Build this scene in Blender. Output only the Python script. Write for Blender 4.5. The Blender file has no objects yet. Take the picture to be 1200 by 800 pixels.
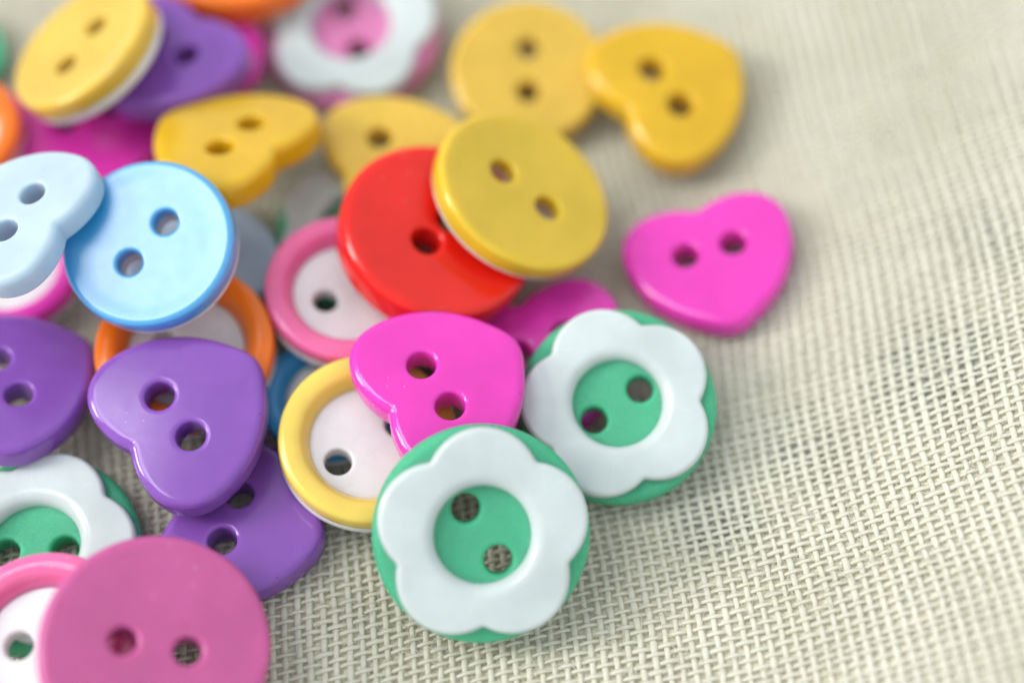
import bpy, math, random
import numpy as np
from mathutils import Vector, Quaternion
from mathutils.geometry import delaunay_2d_cdt

MM = 0.001                                   # everything below is written in millimetres
scene = bpy.context.scene
col = scene.collection
random.seed(7)
rng = np.random.default_rng(11)

# ------------------------------------------------------------------ camera
ELEV = math.radians(60.0)
CAM_DIST = 120.0
cam_data = bpy.data.cameras.new('camera')
cam = bpy.data.objects.new('camera', cam_data)
col.objects.link(cam)
cam_loc = Vector((0, -CAM_DIST * math.cos(ELEV), CAM_DIST * math.sin(ELEV)))
cam.location = cam_loc * MM
cam.rotation_euler = (math.pi / 2 - ELEV, 0, 0)
cam_data.sensor_width = 36.0
cam_data.lens = 60.0
cam_data.clip_start = 0.005
cam_data.clip_end = 10.0
cam_data.dof.use_dof = True
cam_data.dof.focus_distance = 109.3 * MM
cam_data.dof.aperture_fstop = 6.9
cam_data.dof.aperture_blades = 9
scene.camera = cam

# ------------------------------------------------------------------ light
world = bpy.data.worlds.new('World')
scene.world = world
world.use_nodes = True
bg = world.node_tree.nodes['Background']
bg.inputs[0].default_value = (0.86, 0.93, 1.0, 1)
bg.inputs[1].default_value = 0.84

def area(name, loc, target, sx, sy, power, colour):
    d = bpy.data.lights.new(name, 'AREA')
    d.shape = 'RECTANGLE'
    d.size, d.size_y = sx, sy
    d.energy = power
    d.color = colour
    o = bpy.data.objects.new(name, d)
    col.objects.link(o)
    o.location = loc
    o.rotation_euler = (Vector(target) - Vector(loc)).to_track_quat('-Z', 'Y').to_euler()
    return o
# a window low on the left, and a broad pale skylight above them
area('window_light', (-0.80, -0.02, 0.50), (0, 0, 0), 0.22, 0.34, 5.0, (1.0, 0.97, 0.93))
area('skylight', (-0.42, 0.07, 0.80), (0, 0, 0), 0.36, 0.36, 2.6, (0.97, 0.98, 1.0))

scene.view_settings.view_transform = 'Standard'
scene.view_settings.look = 'None'
scene.view_settings.exposure = 0.2
scene.view_settings.gamma = 1.0
scene.view_settings.use_curve_mapping = False
scene.render.engine = 'CYCLES'
scene.cycles.use_denoising = True
scene.cycles.max_bounces = 8
scene.cycles.caustics_reflective = False
scene.cycles.caustics_refractive = False

# ------------------------------------------------------------------ materials
def new_mat(name):
    m = bpy.data.materials.new(name)
    m.use_nodes = True
    nt = m.node_tree
    return m, nt, nt.nodes['Principled BSDF']

def plastic(name, rgb, rough=0.11, sss=0.8, radius=(1.0, 0.6, 0.5), grain=0.0, coat=0.0, frost=0.0, cloud=1.0, bump=0.018, speck=True):
    m, nt, p = new_mat(name)
    N, L = nt.nodes, nt.links
    tc = N.new('ShaderNodeTexCoord')
    # cloudy, slightly uneven pigment
    n1 = N.new('ShaderNodeTexNoise'); n1.inputs['Scale'].default_value = 260; n1.inputs['Detail'].default_value = 4
    L.new(tc.outputs['Object'], n1.inputs['Vector'])
    mr = N.new('ShaderNodeMapRange')
    mr.inputs['From Min'].default_value = 0.3; mr.inputs['From Max'].default_value = 0.7
    mr.inputs['To Min'].default_value = 1 - 0.10 * cloud; mr.inputs['To Max'].default_value = 1 + 0.06 * cloud
    L.new(n1.outputs['Fac'], mr.inputs['Value'])
    mul = N.new('ShaderNodeVectorMath'); mul.operation = 'SCALE'
    mul.inputs[0].default_value = rgb
    L.new(mr.outputs['Result'], mul.inputs['Scale'])
    colour = mul.outputs['Vector']
    if speck:                                  # moulding specks and bits of lint
        vo = N.new('ShaderNodeTexVoronoi'); vo.inputs['Scale'].default_value = 420
        L.new(tc.outputs['Object'], vo.inputs['Vector'])
        lt = N.new('ShaderNodeMath'); lt.operation = 'LESS_THAN'; lt.inputs[1].default_value = 0.05
        L.new(vo.outputs['Distance'], lt.inputs[0])
        n3 = N.new('ShaderNodeTexNoise'); n3.inputs['Scale'].default_value = 330
        L.new(tc.outputs['Object'], n3.inputs['Vector'])
        gt = N.new('ShaderNodeMath'); gt.operation = 'GREATER_THAN'; gt.inputs[1].default_value = 0.6
        L.new(n3.outputs['Fac'], gt.inputs[0])
        an = N.new('ShaderNodeMath'); an.operation = 'MULTIPLY'
        L.new(lt.outputs[0], an.inputs[0]); L.new(gt.outputs[0], an.inputs[1])
        hf = N.new('ShaderNodeMath'); hf.operation = 'MULTIPLY'; hf.inputs[1].default_value = 0.4
        L.new(an.outputs[0], hf.inputs[0])
        mx = N.new('ShaderNodeMix'); mx.data_type = 'RGBA'
        L.new(hf.outputs[0], mx.inputs[0]); L.new(colour, mx.inputs[6])
        mx.inputs[7].default_value = tuple(c * 0.35 for c in rgb) + (1,)
        colour = mx.outputs[2]
    # a little pale dust clings to the face, thicker in some places
    vd = N.new('ShaderNodeTexVoronoi'); vd.inputs['Scale'].default_value = 1500
    L.new(tc.outputs['Object'], vd.inputs['Vector'])
    ld = N.new('ShaderNodeMath'); ld.operation = 'LESS_THAN'; ld.inputs[1].default_value = 0.11
    L.new(vd.outputs['Distance'], ld.inputs[0])
    nd = N.new('ShaderNodeTexNoise'); nd.inputs['Scale'].default_value = 240
    L.new(tc.outputs['Object'], nd.inputs['Vector'])
    gd = N.new('ShaderNodeMapRange'); gd.inputs['From Min'].default_value = 0.56; gd.inputs['From Max'].default_value = 0.68
    gd.inputs['To Max'].default_value = 0.35
    L.new(nd.outputs['Fac'], gd.inputs['Value'])
    md = N.new('ShaderNodeMath'); md.operation = 'MULTIPLY'
    L.new(ld.outputs[0], md.inputs[0]); L.new(gd.outputs['Result'], md.inputs[1])
    mxd = N.new('ShaderNodeMix'); mxd.data_type = 'RGBA'
    L.new(md.outputs[0], mxd.inputs[0]); L.new(colour, mxd.inputs[6]); mxd.inputs[7].default_value = (0.75, 0.73, 0.68, 1)
    colour = mxd.outputs[2]
    L.new(colour, p.inputs['Base Color'])
    # handling wear: the gloss varies in soft patches
    n2 = N.new('ShaderNodeTexNoise'); n2.inputs['Scale'].default_value = 900; n2.inputs['Detail'].default_value = 6
    L.new(tc.outputs['Object'], n2.inputs['Vector'])
    rr = N.new('ShaderNodeMapRange')
    rr.inputs['From Min'].default_value = 0.3; rr.inputs['From Max'].default_value = 0.7
    rr.inputs['To Min'].default_value = rough * (1 - 0.2 * cloud); rr.inputs['To Max'].default_value = rough * (1 + 0.3 * cloud)
    L.new(n2.outputs['Fac'], rr.inputs['Value'])
    # hairline scratches: thin broken cell edges that dull the gloss
    vs = N.new('ShaderNodeTexVoronoi'); vs.feature = 'DISTANCE_TO_EDGE'; vs.inputs['Scale'].default_value = 170
    L.new(tc.outputs['Object'], vs.inputs['Vector'])
    ls = N.new('ShaderNodeMath'); ls.operation = 'LESS_THAN'; ls.inputs[1].default_value = 0.006
    L.new(vs.outputs['Distance'], ls.inputs[0])
    gs = N.new('ShaderNodeMath'); gs.operation = 'GREATER_THAN'; gs.inputs[1].default_value = 0.56
    L.new(n1.outputs['Fac'], gs.inputs[0])
    sc = N.new('ShaderNodeMath'); sc.operation = 'MULTIPLY'
    L.new(ls.outputs[0], sc.inputs[0]); L.new(gs.outputs[0], sc.inputs[1])
    sr = N.new('ShaderNodeMath'); sr.operation = 'MULTIPLY_ADD'; sr.inputs[1].default_value = 0.10 * cloud
    L.new(sc.outputs[0], sr.inputs[0]); L.new(rr.outputs['Result'], sr.inputs[2])
    L.new(sr.outputs[0], p.inputs['Roughness'])
    p.inputs['IOR'].default_value = 1.5
    p.inputs['Subsurface Weight'].default_value = sss
    p.inputs['Subsurface Radius'].default_value = radius
    p.inputs['Subsurface Scale'].default_value = 0.0014
    p.inputs['Coat Weight'].default_value = coat
    p.inputs['Coat Roughness'].default_value = 0.08
    if frost:                                  # pearly lacquer with a broad sheen
        p.inputs['Coat Weight'].default_value = frost
        p.inputs['Coat Roughness'].default_value = 0.36
        p.inputs['Coat IOR'].default_value = 1.65
        p.inputs['Specular IOR Level'].default_value = 1.0
    n4 = N.new('ShaderNodeTexNoise')
    n4.inputs['Scale'].default_value = 15000 if grain else 420
    n4.inputs['Detail'].default_value = 3
    L.new(tc.outputs['Object'], n4.inputs['Vector'])
    b = N.new('ShaderNodeBump')
    b.inputs['Strength'].default_value = grain if grain else bump
    b.inputs['Distance'].default_value = 0.00012 if grain else 0.0003
    L.new(n4.outputs['Fac'], b.inputs['Height'])
    L.new(b.outputs['Normal'], p.inputs['Normal'])
    return m

MAT = {
    'magenta':   plastic('magenta plastic', (0.71, 0.045, 0.43), radius=(1.0, 0.25, 0.7)),
    'purple':    plastic('purple plastic', (0.245, 0.088, 0.41), radius=(0.7, 0.4, 1.0)),
    'yellow':    plastic('golden yellow plastic', (0.66, 0.405, 0.010), radius=(1.0, 0.7, 0.2)),
    'lemon':     plastic('lemon yellow plastic', (0.66, 0.46, 0.03), radius=(1.0, 0.8, 0.25)),
    'straw':     plastic('pale yellow plastic', (0.66, 0.445, 0.06), radius=(1.0, 0.8, 0.3)),
    'butter':    plastic('butter yellow plastic', (0.79, 0.59, 0.12), radius=(1.0, 0.8, 0.3)),
    'red':       plastic('red plastic', (0.72, 0.013, 0.005), radius=(1.0, 0.15, 0.1)),
    'mint':      plastic('mint green plastic', (0.06, 0.45, 0.24), rough=0.26, grain=0.6, radius=(0.3, 1.0, 0.6)),
    'white':     plastic('white plastic', (0.545, 0.60, 0.58), rough=0.2, sss=0.25, speck=False),
    'milk':      plastic('milky white plastic', (0.76, 0.74, 0.73), rough=0.3, sss=0.4, speck=False),
    'pink':      plastic('candy pink plastic', (0.78, 0.16, 0.36), radius=(1.0, 0.35, 0.5)),
    'dusty':     plastic('dusty pink plastic', (0.50, 0.095, 0.275), rough=0.33, radius=(1.0, 0.35, 0.6)),
    'rose':      plastic('rose pink plastic', (0.66, 0.20, 0.42), rough=0.3, grain=0.3, radius=(1.0, 0.4, 0.6)),
    'orange':    plastic('orange plastic', (0.82, 0.19, 0.008), radius=(1.0, 0.4, 0.1)),
    'blue':      plastic('sky blue plastic', (0.02, 0.33, 0.64), rough=0.34, frost=1.0, bump=0.003, cloud=0.35, radius=(0.2, 0.6, 1.0)),
    'azure':     plastic('azure blue plastic', (0.06, 0.37, 0.72), radius=(0.2, 0.6, 1.0)),
    'powder':    plastic('powder blue plastic', (0.42, 0.56, 0.70), rough=0.33, radius=(0.6, 0.8, 1.0)),
    'pale_blue': plastic('pale blue plastic', (0.48, 0.59, 0.66), rough=0.33, radius=(0.6, 0.8, 1.0)),
}

def thread_material():
    m, nt, p = new_mat('unbleached cotton thread')
    N, L = nt.nodes, nt.links
    tc = N.new('ShaderNodeTexCoord')
    n = N.new('ShaderNodeTexNoise'); n.inputs['Scale'].default_value = 95; n.inputs['Detail'].default_value = 5
    L.new(tc.outputs['Object'], n.inputs['Vector'])
    cr = N.new('ShaderNodeValToRGB')
    cr.color_ramp.elements[0].position = 0.3; cr.color_ramp.elements[0].color = (0.84, 0.815, 0.68, 1)
    cr.color_ramp.elements[1].position = 0.7; cr.color_ramp.elements[1].color = (0.92, 0.90, 0.79, 1)
    L.new(n.outputs['Fac'], cr.inputs['Fac'])
    L.new(cr.outputs['Color'], p.inputs['Base Color'])
    p.inputs['Roughness'].default_value = 0.75
    p.inputs['Sheen Weight'].default_value = 0.15
    tr = N.new('ShaderNodeBsdfTranslucent'); L.new(cr.outputs['Color'], tr.inputs['Color'])
    ms = N.new('ShaderNodeMixShader'); ms.inputs[0].default_value = 0.42
    L.new(p.outputs[0], ms.inputs[1]); L.new(tr.outputs[0], ms.inputs[2])
    L.new(ms.outputs[0], nt.nodes['Material Output'].inputs['Surface'])
    f = N.new('ShaderNodeTexNoise'); f.inputs['Scale'].default_value = 7000; f.inputs['Detail'].default_value = 2
    L.new(tc.outputs['Object'], f.inputs['Vector'])
    b = N.new('ShaderNodeBump'); b.inputs['Strength'].default_value = 0.5; b.inputs['Distance'].default_value = 0.00006
    L.new(f.outputs['Fac'], b.inputs['Height']); L.new(b.outputs['Normal'], p.inputs['Normal'])
    return m

def under_material():
    m, nt, p = new_mat('patchy lower cloth')
    N, L = nt.nodes, nt.links
    tc = N.new('ShaderNodeTexCoord')
    # grey patches at set spots, ragged at the edge, on a cream ground
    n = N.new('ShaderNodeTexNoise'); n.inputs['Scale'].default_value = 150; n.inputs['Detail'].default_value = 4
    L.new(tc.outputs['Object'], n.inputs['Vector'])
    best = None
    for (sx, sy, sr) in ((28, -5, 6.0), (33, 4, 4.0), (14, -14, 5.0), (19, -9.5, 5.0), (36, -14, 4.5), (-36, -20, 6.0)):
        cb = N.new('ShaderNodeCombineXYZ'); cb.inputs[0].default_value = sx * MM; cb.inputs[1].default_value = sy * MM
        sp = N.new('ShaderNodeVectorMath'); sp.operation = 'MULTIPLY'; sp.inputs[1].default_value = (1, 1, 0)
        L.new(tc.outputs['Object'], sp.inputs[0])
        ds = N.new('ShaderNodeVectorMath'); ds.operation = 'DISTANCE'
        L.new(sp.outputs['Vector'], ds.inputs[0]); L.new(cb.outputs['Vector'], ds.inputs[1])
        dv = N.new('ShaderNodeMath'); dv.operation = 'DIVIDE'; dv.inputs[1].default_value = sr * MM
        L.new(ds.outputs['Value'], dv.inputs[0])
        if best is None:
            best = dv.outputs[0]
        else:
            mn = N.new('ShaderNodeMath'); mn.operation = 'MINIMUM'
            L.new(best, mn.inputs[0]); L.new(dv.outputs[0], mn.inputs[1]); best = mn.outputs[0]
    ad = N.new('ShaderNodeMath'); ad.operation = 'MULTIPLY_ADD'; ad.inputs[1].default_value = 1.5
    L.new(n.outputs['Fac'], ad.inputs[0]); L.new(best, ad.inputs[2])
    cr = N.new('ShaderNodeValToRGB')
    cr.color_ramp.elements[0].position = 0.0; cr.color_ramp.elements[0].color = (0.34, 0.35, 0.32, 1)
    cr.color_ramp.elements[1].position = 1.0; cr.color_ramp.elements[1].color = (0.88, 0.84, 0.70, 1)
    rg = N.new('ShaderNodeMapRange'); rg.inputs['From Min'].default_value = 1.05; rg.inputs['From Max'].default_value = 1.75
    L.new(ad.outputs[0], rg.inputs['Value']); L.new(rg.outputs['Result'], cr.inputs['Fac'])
    n2 = N.new('ShaderNodeTexNoise'); n2.inputs['Scale'].default_value = 2600; n2.inputs['Detail'].default_value = 3
    L.new(tc.outputs['Object'], n2.inputs['Vector'])
    mr = N.new('ShaderNodeMapRange'); mr.inputs['From Min'].default_value = 0.3; mr.inputs['From Max'].default_value = 0.7
    mr.inputs['To Min'].default_value = 0.7; mr.inputs['To Max'].default_value = 1.12
    L.new(n2.outputs['Fac'], mr.inputs['Value'])
    mul = N.new('ShaderNodeVectorMath'); mul.operation = 'SCALE'
    L.new(cr.outputs['Color'], mul.inputs[0]); L.new(mr.outputs['Result'], mul.inputs['Scale'])
    L.new(mul.outputs['Vector'], p.inputs['Base Color'])
    p.inputs['Roughness'].default_value = 0.9
    return m

# ------------------------------------------------------------------ helpers
def mesh_object(name, verts, faces, mat, parent=None):
    me = bpy.data.meshes.new(name)
    me.from_pydata([tuple(v) for v in verts], [], faces)
    me.polygons.foreach_set('use_smooth', [True] * len(me.polygons))
    me.materials.append(mat)
    me.update()
    o = bpy.data.objects.new(name, me)
    col.objects.link(o)
    if parent is not None:
        o.parent = parent
    return o

def circle(r, n, cx=0.0, cy=0.0):
    a = np.linspace(0, 2 * np.pi, n, endpoint=False)
    return np.c_[cx + r * np.cos(a), cy + r * np.sin(a)]

def bezier(p0, p1, p2, p3, n):
    t = np.linspace(0, 1, n, endpoint=False)[:, None]
    p0, p1, p2, p3 = map(np.array, (p0, p1, p2, p3))
    return (1 - t) ** 3 * p0 + 3 * (1 - t) ** 2 * t * p1 + 3 * (1 - t) * t * t * p2 + t ** 3 * p3

def heart_outline():
    r = np.vstack([bezier((0, 4.05), (.5, 4.4), (1.6, 4.8), (2.9, 4.8), 16),
                   bezier((2.9, 4.8), (4.9, 4.8), (6.25, 3.5), (6.25, 1.6), 18),
                   bezier((6.25, 1.6), (6.25, -1.8), (4.0, -4.2), (1.6, -5.45), 24),
                   bezier((1.6, -5.45), (1.05, -5.85), (.5, -6.0), (0, -6.0), 6)])
    p = np.vstack([r, [[0, -6.0]], (r[::-1] * [-1, 1])[:-1]])[::-1]      # counter-clockwise
    for _ in range(3):                                                    # soften the notch and the tip
        p = 0.5 * p + 0.25 * (np.roll(p, 1, 0) + np.roll(p, -1, 0))
    return p

def flower_outline(R, turn):
    c, rho = 0.46 * R, 0.52 * R
    a = np.linspace(0, 2 * np.pi, 200, endpoint=False)
    d = (a - turn + np.pi / 5) % (2 * np.pi / 5) - np.pi / 5
    r = c * np.cos(d) + np.sqrt(rho ** 2 - (c * np.sin(d)) ** 2)
    p = np.c_[r * np.cos(a), r * np.sin(a)]
    for _ in range(1):
        p = 0.5 * p + 0.25 * (np.roll(p, 1, 0) + np.roll(p, -1, 0))
    return p

def normals_in(p):
    t = np.roll(p, -1, 0) - np.roll(p, 1, 0)
    n = np.c_[-t[:, 1], t[:, 0]]
    return n / np.linalg.norm(n, axis=1)[:, None]                         # inward for a ccw loop

def point_in(poly, P):
    x, y = P[:, 0][:, None], P[:, 1][:, None]
    x0, y0 = poly[:, 0][None], poly[:, 1][None]
    x1, y1 = np.roll(poly[:, 0], -1)[None], np.roll(poly[:, 1], -1)[None]
    cond = ((y0 > y) != (y1 > y)) & (x < (x1 - x0) * (y - y0) / (y1 - y0 + 1e-12) + x0)
    return cond.sum(1) % 2 == 1

def plate(outline, holes, top, bottom, r_top=0.5, r_bot=0.4, r_hole=0.3, grid=0.55, r_holes=None, steps=5):
    """A solid slab: outline (ccw) with real holes through it, rounded edges; top(x, y) and bottom are heights."""
    if not callable(top):
        tv = top
        top = lambda x, y: np.full_like(x, tv)
    loops = [(outline, normals_in(outline), r_top, r_bot)]
    for k, h in enumerate(holes):
        rh = r_holes[k] if r_holes else r_hole
        loops.append((h, -normals_in(h), rh, min(rh, 0.3)))
    verts, faces, index = [], [], 0
    rims = {}
    for side in (0, 1):
        P2, edges, drops, ring_ids = [], [], [], []
        for (lp, nrm, rt, rb) in loops:
            r = rt if side == 0 else rb
            ids = []
            for k in range(steps + 1):
                th = k / steps * math.pi / 2
                q = lp + nrm * r * (1 - math.cos(th))
                base = len(P2)
                P2.extend(map(tuple, q))
                drops.extend([r * (1 - math.sin(th))] * len(q))
                edges.extend((base + i, base + (i + 1) % len(q)) for i in range(len(q)))
                ids.append(list(range(base, base + len(q))))
            q = lp + nrm * (r + 0.12)                    # a guard ring keeps the flat face flat in shading
            base = len(P2)
            P2.extend(map(tuple, q)); drops.extend([0.0] * len(q))
            edges.extend((base + i, base + (i + 1) % len(q)) for i in range(len(q)))
            ring_ids.append(ids)
        lo, hi = outline.min(0), outline.max(0)
        gx = np.arange(lo[0], hi[0], grid)
        gy = np.arange(lo[1], hi[1], grid * 0.866)
        G = np.array([(x + (j % 2) * grid / 2, y) for j, y in enumerate(gy) for x in gx])
        keep = point_in(outline, G)
        for li, (lp, nrm, rt, rb) in enumerate(loops):
            r = rt if side == 0 else rb
            dist = np.sqrt(((G[:, None, :] - lp[None, :, :]) ** 2).sum(2)).min(1)
            keep &= dist > r + 0.12 + grid * 0.4
            if li:
                keep &= ~point_in(lp, G)
        G = G[keep]
        P2.extend(map(tuple, G)); drops.extend([0.0] * len(G))
        n_in = len(P2)
        ov, oe, of, orig, _, _ = delaunay_2d_cdt([Vector(p) for p in P2], edges, [], 0, 1e-6)
        ov = np.array([(v.x, v.y) for v in ov])
        dr = np.array([drops[o[0]] if o else 0.0 for o in orig])
        tri = np.array([f for f in of if len(f) == 3])
        cen = ov[tri].mean(1)
        ok = point_in(outline, cen)
        for lp, *_r in loops[1:]:
            ok &= ~point_in(lp, cen)
        tri = tri[ok]
        z = top(ov[:, 0], ov[:, 1]) - dr if side == 0 else np.full(len(ov), bottom) + dr
        back = {}
        for i, o in enumerate(orig):
            for k in o:
                back[k] = i
        a, b, c = ov[tri[:, 0]], ov[tri[:, 1]], ov[tri[:, 2]]
        area2 = (b[:, 0] - a[:, 0]) * (c[:, 1] - a[:, 1]) - (b[:, 1] - a[:, 1]) * (c[:, 0] - a[:, 0])
        flip = (area2 < 0) if side == 0 else (area2 > 0)
        tri[flip] = tri[flip][:, ::-1]
        faces.extend([tuple(int(i) + index for i in t) for t in tri])
        verts.extend(np.c_[ov, z].tolist())
        rims[side] = [[back[i] + index for i in ids[0]] for ids in ring_ids]
        index += len(ov)
    for li, (t, b) in enumerate(zip(rims[0], rims[1])):
        n = len(t)
        for i in range(n):
            j = (i + 1) % n
            faces.append((b[i], b[j], t[j], t[i]) if li == 0 else (b[j], b[i], t[i], t[j]))
    return np.array(verts) * MM, faces

def lathe(profile, n=96):
    prof = np.array(profile)
    a = np.linspace(0, 2 * np.pi, n, endpoint=False)
    V = np.stack([np.outer(np.cos(a), prof[:, 0]), np.outer(np.sin(a), prof[:, 0]),
                  np.tile(prof[:, 1], (n, 1))], 2).reshape(-1, 3)
    m = len(prof)
    F = [(i * m + k, ((i + 1) % n) * m + k, ((i + 1) % n) * m + (k + 1) % m, i * m + (k + 1) % m)
         for i in range(n) for k in range(m)]
    return V * MM, F

def smooth_profile(pts, n=4):
    """closed loop of (r, z) points rounded by corner cutting"""
    p = np.array(pts, float)
    for _ in range(n):
        q = np.roll(p, -1, 0)
        p = np.stack([0.75 * p + 0.25 * q, 0.25 * p + 0.75 * q], 1).reshape(-1, 2)
        if len(p) > 60:
            break
    return p

# ------------------------------------------------------------------ the cloth
def cloth_height(x, y):
    e = np.maximum(np.asarray(x, float) - 3.0, 0.0)
    q = 0.0085 * e * e
    return 14 * np.tanh(q / 14)

TURN = math.radians(7.0)
def swirl(u, v):
    """weave axes -> table axes: the cloth lies turned a little and is pulled out of true"""
    u2 = u + 0.35 * np.sin(v / 9.0 + 0.6) + 0.22 * np.sin(v / 4.1 + u / 13.0) + 0.03 * u * np.sin(v / 31.0)
    v2 = v + 0.10 * u + 0.40 * np.sin(u / 11.0 + 1.1) + 0.20 * np.sin(u / 4.7 - v / 15.0)
    return u2 * math.cos(TURN) - v2 * math.sin(TURN), u2 * math.sin(TURN) + v2 * math.cos(TURN)

def smooth_noise(n, step, amp):
    k = int(n / step) + 3
    return np.interp(np.arange(n) / step, np.arange(k), rng.normal(0, amp, k))

def threads(name, along, across, pitch_a, pitch_c, radius, flat, phase_sign, mat, parent, per=3, sides=5):
    """one set of parallel threads; 'along' and 'across' are (lo, hi) in millimetres"""
    nc = int((across[1] - across[0]) / pitch_c)
    na = int((along[1] - along[0]) / pitch_a)
    ns = na * per + 1
    V = np.empty((nc, ns, sides, 3)); 
    s_idx = np.arange(ns)
    ang = np.linspace(0, 2 * np.pi, sides, endpoint=False)
    for i in range(nc):
        a = along[0] + s_idx / per * pitch_a
        c = across[0] + (i + 0.5) * pitch_c + rng.normal(0, 0.035) + smooth_noise(ns, per * 5, 0.035) + smooth_noise(ns, per * 1.5, 0.018)
        wave = np.cos(np.pi * (s_idx / per - 0.5) + np.pi * i) * phase_sign
        zc = (0.07 if name == 'warp_threads' else 0.115) * wave
        thick = radius * (1 + rng.normal(0, 0.055)) * np.clip(1 + smooth_noise(ns, per * 7, 0.09) + smooth_noise(ns, per * 2, 0.07) + 0.55 * np.maximum(smooth_noise(ns, per * 3, 1.0) - 2.0, 0), 0.6, 1.8)
        for k in range(sides):
            off = np.cos(ang[k]) * thick
            h = np.sin(ang[k]) * thick * flat
            if name == 'warp_threads':
                x, y = swirl(c + off, a)
            else:
                x, y = swirl(a, c + off)
            V[i, :, k, 0] = x; V[i, :, k, 1] = y
            V[i, :, k, 2] = cloth_height(x, y) + 0.10 + zc + h
    idx = np.arange(nc * ns * sides).reshape(nc, ns, sides)
    A = idx[:, :-1, :]; Bq = idx[:, 1:, :]
    A2 = np.roll(A, -1, 2); B2 = np.roll(Bq, -1, 2)
    quads = np.stack([A, A2, B2, Bq], 3) if name == 'warp_threads' else np.stack([A, Bq, B2, A2], 3)
    quads = quads.reshape(-1, 4)
    me = bpy.data.meshes.new(name)
    nv, nf = nc * ns * sides, len(quads)
    me.vertices.add(nv); me.loops.add(nf * 4); me.polygons.add(nf)
    me.vertices.foreach_set('co', (V.reshape(-1) * MM).astype(np.float32))
    me.loops.foreach_set('vertex_index', quads.reshape(-1).astype(np.int32))
    me.polygons.foreach_set('loop_start', (np.arange(nf) * 4).astype(np.int32))
    me.polygons.foreach_set('use_smooth', np.ones(nf, bool))
    me.update(calc_edges=True)
    me.materials.append(mat)
    o = bpy.data.objects.new(name, me)
    col.objects.link(o); o.parent = parent
    o['kind'] = 'stuff'
    return o

U_RANGE, V_RANGE = (-62, 62), (-48, 56)
PU, PV = 0.81, 0.55
nx, ny = 60, 50
gx, gy = np.meshgrid(np.linspace(-80, 80, nx), np.linspace(-66, 74, ny))
gz = cloth_height(gx, gy) - 0.24
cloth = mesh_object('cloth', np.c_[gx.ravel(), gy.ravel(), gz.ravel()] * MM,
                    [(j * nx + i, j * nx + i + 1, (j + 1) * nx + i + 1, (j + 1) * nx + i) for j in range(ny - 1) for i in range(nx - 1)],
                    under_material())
cloth['kind'] = 'structure'
cloth['label'] = 'cream loosely woven cotton cloth rising softly beside the buttons'
cotton = thread_material()
threads('warp_threads', V_RANGE, U_RANGE, PV, PU, 0.215, 0.50, 1, cotton, cloth)
threads('weft_threads', U_RANGE, V_RANGE, PU, PV, 0.142, 0.78, -1, cotton, cloth)

def loose_fibres(name, n, parent, mat, mean, lift, r0, r1):
    """the fuzz of the cotton: very short fine fibres lying over and between the threads"""
    sides, segs = 3, 4
    x0 = rng.uniform(-48, 52, n); y0 = rng.uniform(-38, 44, n)
    a0 = rng.uniform(0, 2 * np.pi, n); bend = rng.normal(0, 0.9, n)
    length = rng.gamma(3.0, mean / 3.0, n); rise = np.abs(rng.normal(0, lift, n)); zb = rng.uniform(-0.12, 0.22, n)
    rad = rng.uniform(r0, r1, n)
    V = np.empty((n, segs + 1, sides, 3))
    x, y = x0.copy(), y0.copy()
    for k in range(segs + 1):
        t = k / segs
        ang = a0 + bend * t
        if k:
            x = x + np.cos(ang) * length / segs; y = y + np.sin(ang) * length / segs
        z = cloth_height(x, y) + zb + rise * math.sin(math.pi * t)
        for j in range(sides):
            b = 2 * math.pi * j / sides
            V[:, k, j, 0] = x - np.sin(ang) * math.cos(b) * rad
            V[:, k, j, 1] = y + np.cos(ang) * math.cos(b) * rad
            V[:, k, j, 2] = z + math.sin(b) * rad
    idx = np.arange(n * (segs + 1) * sides).reshape(n, segs + 1, sides)
    A, Bq = idx[:, :-1], idx[:, 1:]
    q = np.stack([A, np.roll(A, -1, 2), np.roll(Bq, -1, 2), Bq], 3).reshape(-1, 4)
    o = mesh_object(name, V.reshape(-1, 3) * MM, q.tolist(), mat, parent)
    o['kind'] = 'stuff'
loose_fibres('loose_fibres', 30000, cloth, cotton, 0.84, 0.10, 0.014, 0.028)
loose_fibres('stray_hairs', 2600, cloth, cotton, 1.9, 0.32, 0.016, 0.026)

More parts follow.
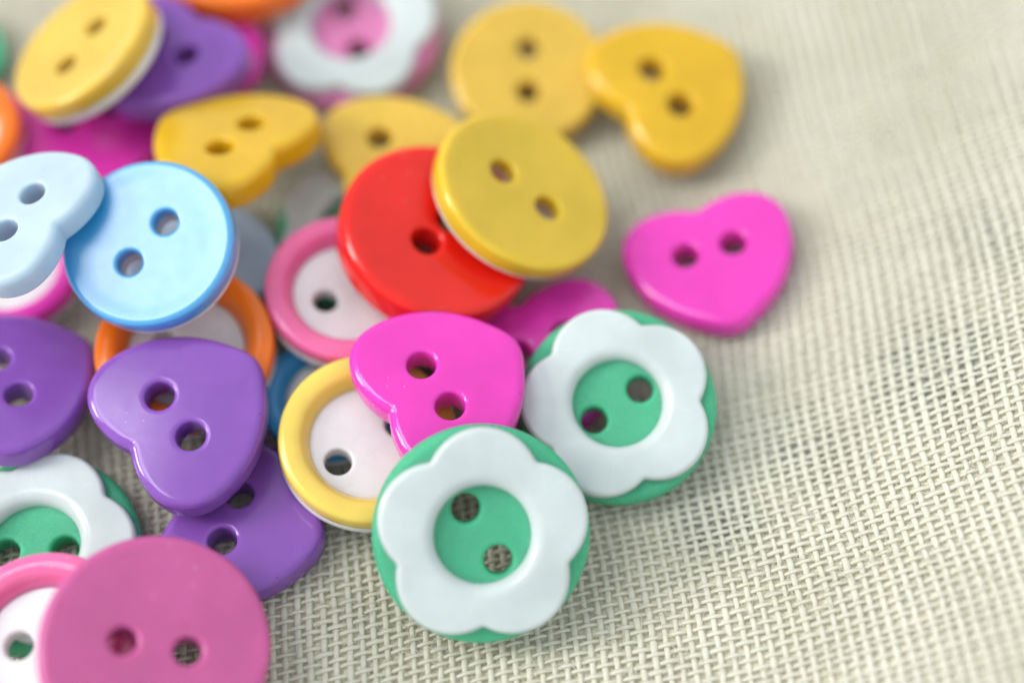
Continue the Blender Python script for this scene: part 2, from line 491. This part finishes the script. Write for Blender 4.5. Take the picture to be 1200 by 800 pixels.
# ------------------------------------------------------------------ where each button lies: place of its underside (mm), turn, size factor
POSE = {
    'P': ((2.25, -2.13, 0.50), (0.9754, 0.0035, 0.0008, 0.2203), 0.990),
    'E': ((-12.29, -5.28, 0.31), (0.9871, 0.0000, 0.0000, -0.1601), 0.763),
    'V': ((-10.95, 8.13, 0.30), (0.9856, -0.0000, -0.0000, -0.1692), 0.834),
    'W': ((-21.96, 5.58, 1.05), (0.0753, -0.0349, -0.0004, -0.9966), 0.877),
    'F': ((-21.96, -2.87, 2.61), (0.9831, 0.0600, 0.0105, -0.1729), 0.975),
    'Z': ((-35.64, 5.01, 0.32), (1.0000, 0.0000, 0.0000, 0.0000), 0.835),
    'AA': ((-31.08, 17.49, 0.55), (0.9797, 0.0199, -0.0034, 0.1994), 1.041),
    'AH': ((-23.81, 23.70, 2.66), (0.0621, 0.0343, 0.0223, 0.9972), 0.832),
    'AE': ((-43.80, 24.10, 0.31), (1.0000, 0.0000, 0.0000, 0.0000), 0.679),
    'H': ((-17.76, -14.74, 0.40), (0.7888, -0.0039, 0.0076, 0.6146), 0.954),
    'J': ((-30.72, -16.66, 0.44), (0.9995, 0.0088, -0.0003, 0.0314), 0.925),
    'I': ((-33.33, -5.47, 2.68), (0.4658, 0.0302, 0.0961, 0.8792), 0.935),
    'Q': ((14.22, 4.79, 1.79), (0.9912, 0.0027, -0.0774, 0.1078), 0.960),
    'R': ((1.15, 21.89, 1.45), (0.7025, 0.0657, 0.0843, -0.7036), 0.892),
    'AD': ((-40.85, 15.04, 2.92), (0.9998, 0.0002, 0.0174, 0.0132), 0.834),
    'AF': ((-12.25, 26.25, 1.33), (0.8049, 0.0710, 0.0410, -0.5878), 0.922),
    'AG': ((-20.88, 31.55, 4.69), (0.9997, 0.0262, 0.0000, 0.0000), 1.044),
    'AB': ((-25.14, 20.39, 4.99), (0.9545, 0.0053, -0.0410, -0.2955), 0.930),
    'T': ((-19.61, 11.33, 6.06), (0.4936, -0.0769, -0.1629, -0.8508), 0.987),
    'U': ((-8.43, 12.88, 2.60), (0.5567, -0.0066, -0.0024, 0.8307), 0.948),
    'AC': ((-29.89, 19.18, 6.94), (0.8553, -0.1627, -0.1836, 0.4565), 0.900),
    'M': ((-11.45, 1.53, 2.90), (0.9741, 0.0274, 0.0470, 0.2195), 0.909),
    'X': ((-23.68, 2.03, 8.31), (0.8991, 0.0936, -0.0937, 0.4172), 0.884),
    'Y': ((-31.97, 2.65, 10.27), (0.5255, 0.0684, -0.0953, -0.8427), 0.886),
    'N': ((-5.62, 4.71, 4.84), (0.8974, 0.0782, 0.1187, 0.4178), 1.043),
    'O': ((0.18, 7.69, 5.96), (0.9385, -0.0801, 0.2081, -0.2636), 0.992),
    'D': ((-9.54, -9.65, 2.35), (0.9475, 0.0559, 0.0423, 0.3120), 0.958),
    'B': ((6.99, -6.80, 2.69), (0.9483, 0.1198, -0.0481, 0.2900), 0.903),
    'C': ((-4.59, -7.10, 5.06), (0.4763, 0.0228, -0.0045, 0.8790), 0.980),
    'A': ((-2.02, -16.46, 4.58), (0.8514, 0.2048, 0.1706, -0.4518), 0.936),
    'G': ((-21.33, -8.55, 4.11), (0.4306, 0.0227, -0.0575, 0.9004), 0.991),
    'K': ((-28.59, -23.79, 2.76), (0.9987, 0.0436, 0.0011, -0.0248), 0.936),
    'L': ((-21.78, -24.50, 4.44), (0.9909, 0.0553, 0.1125, -0.0493), 0.955),
    'S': ((11.56, 19.03, 2.97), (0.4665, 0.0508, -0.0292, 0.8826), 0.999),
}


# ------------------------------------------------------------------ button builders
def settle(o, key):
    loc, q, s = POSE[key]
    o.location = Vector(loc) * MM
    o.rotation_mode = 'QUATERNION'
    o.rotation_quaternion = Quaternion(q)
    o.scale = (s, s, s)

def tag(o, label, group):
    o['label'] = label
    o['category'] = 'button'
    o['group'] = group

def root(name, key, label, group):
    o = bpy.data.objects.new(name, None)
    o.empty_display_size = 0.003
    col.objects.link(o)
    settle(o, key)
    tag(o, label, group)
    return o

_cache = {}
def cached(key, fn):
    if key not in _cache:
        _cache[key] = fn()
    return _cache[key]

def hole_pair(dx, dy, r):
    return [circle(r, 28, -dx, dy), circle(r, 28, dx, dy)]

def heart_button(key, colour, label):
    v, f = cached('heart', lambda: plate(heart_outline(), hole_pair(1.78, 0.5, 0.98),
                  lambda x, y: 2.3 - 0.002 * (x * x + y * y), 0.0, r_top=0.6, r_bot=0.45, r_hole=0.26))
    o = mesh_object('heart_button', v, f, MAT[colour])
    settle(o, key); tag(o, label, 'heart-shaped buttons')
    return o

def flower_button(key, colour, label, turn):
    R = 7.3
    r = root('flower_button', key, label, 'flower-faced buttons')
    v, f = cached('flower_base', lambda: plate(circle(R, 120), hole_pair(2.05, 0, 0.98),
                  lambda x, y: 1.75 + 0.35 * np.clip((np.hypot(x, y) - 3.0) / 1.2, 0, 1) - 0.25 * np.clip((np.hypot(x, y) - 5.7) / 1.6, 0, 1),
                  0.0, r_top=0.55, r_bot=0.5, r_hole=0.3, grid=0.5))
    mesh_object('base', v, f, MAT[colour], r)
    v, f = plate(flower_outline(R, turn), [circle(3.25, 80)],
                 lambda x, y: 2.92 - 0.018 * (np.hypot(x, y) - 5.0) ** 2, 1.5, r_top=0.36, r_bot=0.1, r_holes=[0.85], grid=0.5, steps=7)
    mesh_object('flower', v, f, MAT['white'], r)
    return r

RIM = [(6.2, 0.75), (6.2, 2.2), (6.0, 2.5), (5.5, 2.58), (5.0, 2.56), (4.6, 2.4), (4.2, 1.8), (3.95, 1.25), (3.95, 0.75)]
def ring_button(key, colour, label, name='rimmed_button', spread=1.75):
    r = root(name, key, label, 'round buttons with a coloured rim')
    v, f = cached('rim', lambda: lathe(smooth_profile(RIM)))
    mesh_object('rim', v, f, MAT[colour], r)
    def top(x, y):
        d = np.hypot(x, y)
        return 0.8 + 0.55 * np.clip((5.0 - d) / 0.6, 0, 1)
    v, f = cached(('ring_face', spread), lambda: plate(circle(6.12, 110), hole_pair(spread, 0, 0.95), top, 0.0, r_top=0.12, r_bot=0.4, r_hole=0.2, grid=0.5))
    mesh_object('face', v, f, MAT['milk'], r)
    return r

def dish(depth, lip):
    return lambda x, y: 2.6 - depth * np.clip((lip - np.hypot(x, y)) / 1.1, 0, 1) ** 1.0 * (1 - 0.3 * np.clip(np.hypot(x, y) / 6.5, 0, 1))

def round_button(key, colour, label, backing='milk', depth=0.25, seam=0.95, thick=1.0):
    """two cast layers: a coloured face on a pale backing"""
    r = root('round_button', key, label, 'plain round buttons')
    r.scale.z *= thick
    v, f = cached(('face', depth, seam), lambda: plate(circle(6.5, 110), hole_pair(2.0, 0, 0.98), dish(depth, 6.0), seam, r_top=0.45, r_bot=0.12, r_hole=0.25, grid=0.5))
    mesh_object('face', v, f, MAT[colour], r)
    v, f = cached(('backing', seam), lambda: plate(circle(6.42, 110), hole_pair(2.0, 0, 0.98), seam + 0.05, 0.0, r_top=0.05, r_bot=min(0.5, 0.7 * seam), r_hole=0.05, grid=0.8))
    mesh_object('backing', v, f, MAT[backing], r)
    return r

def solid_button(key, colour, label, kind='disc', spread=2.0):
    """one cast piece"""
    if kind == 'disc':
        v, f = cached(('solid', spread), lambda: plate(circle(6.5, 110), hole_pair(spread, 0, 0.98), dish(0.16, 6.0), 0.0, r_top=0.5, r_bot=0.5, r_hole=0.25, grid=0.5))
    else:
        v, f = cached('flat', lambda: plate(circle(7.2, 120), hole_pair(2.03, 0, 0.9), 2.4, 0.0, r_top=0.5, r_bot=0.5, r_hole=0.3, grid=0.6))
    o = mesh_object('round_button', v, f, MAT[colour])
    settle(o, key); tag(o, label, 'plain round buttons')
    return o

# ------------------------------------------------------------------ the buttons
flower_button('A', 'mint', 'mint green button with white flower, resting on the magenta heart, cloth seen through its holes', 0.06)
flower_button('B', 'mint', 'mint green button with white flower leaning on a buried magenta heart', 0.03)
flower_button('J', 'mint', 'mint green button with white flower partly under the pink-rimmed button', 1.24)
flower_button('V', 'mint', 'mint green button with white flower mostly buried under the red button', 0.33)
flower_button('AF', 'rose', 'rose pink button with white flower behind the yellow hearts', 0.20)
heart_button('C', 'magenta', 'magenta heart button lying across the yellow-rimmed button')
heart_button('P', 'magenta', 'magenta heart button buried under the red button and a mint flower button')
heart_button('Q', 'magenta', 'magenta heart button lying alone on the bare cloth')
heart_button('AA', 'magenta', 'magenta heart button under the tilted yellow button and the pale blue heart')
heart_button('AH', 'magenta', 'magenta heart button buried beneath the purple heart beside the rose flower button')
heart_button('G', 'purple', 'purple heart button lying over the orange-rimmed button')
heart_button('H', 'purple', 'purple heart button under another purple heart and the yellow-rimmed button')
heart_button('I', 'purple', 'purple heart button clear of other hearts, touching the half-covered mint flower button')
heart_button('AB', 'purple', 'purple heart button under the edge of the tilted two-layer yellow button')
heart_button('T', 'yellow', 'golden yellow heart button tilted behind the sky blue round button')
heart_button('U', 'straw', 'pale yellow heart button tucked behind the red button')
heart_button('S', 'yellow', 'golden yellow heart button overlapping a pale yellow round button on the cloth')
heart_button('Y', 'pale_blue', 'pale blue heart button lying across the edge of the sky blue button')
heart_button('W', 'powder', 'powder blue heart button nearly hidden beneath the sky blue button')
ring_button('D', 'butter', 'white button with a yellow rim under the magenta heart', spread=2.5)
ring_button('M', 'pink', 'white button with a candy pink rim under the red button')
ring_button('E', 'azure', 'small white button with a blue rim under the yellow-rimmed button')
ring_button('F', 'orange', 'white button with an orange rim under the purple heart and sky blue button')
ring_button('K', 'pink', 'white button with a candy pink rim half under the dusty pink disc')
ring_button('Z', 'magenta', 'white button with a magenta rim underneath the pale blue heart')
ring_button('AD', 'orange', 'orange-rimmed button lying against a magenta heart beside the tilted yellow button')
round_button('O', 'lemon', 'lemon yellow round button with white backing resting on the red button', depth=0.14, seam=0.6, thick=0.73)
round_button('AC', 'straw', 'steeply tilted yellow round button with cream backing on the purple heart')
round_button('X', 'blue', 'sky blue round button with frosted dished face and white backing', depth=0.14)
solid_button('N', 'red', 'glossy red round button between the yellow and pink-rimmed buttons', spread=1.25)
solid_button('R', 'straw', 'pale yellow round button under the golden heart on the cloth')
solid_button('AG', 'orange', 'plain orange round button behind the purple heart')
solid_button('L', 'dusty', 'dusty pink flat round button overlapping the pink-rimmed button', kind='flat')
solid_button('AE', 'mint', 'green round button glimpsed behind the orange-rimmed and tilted yellow buttons', kind='flat')
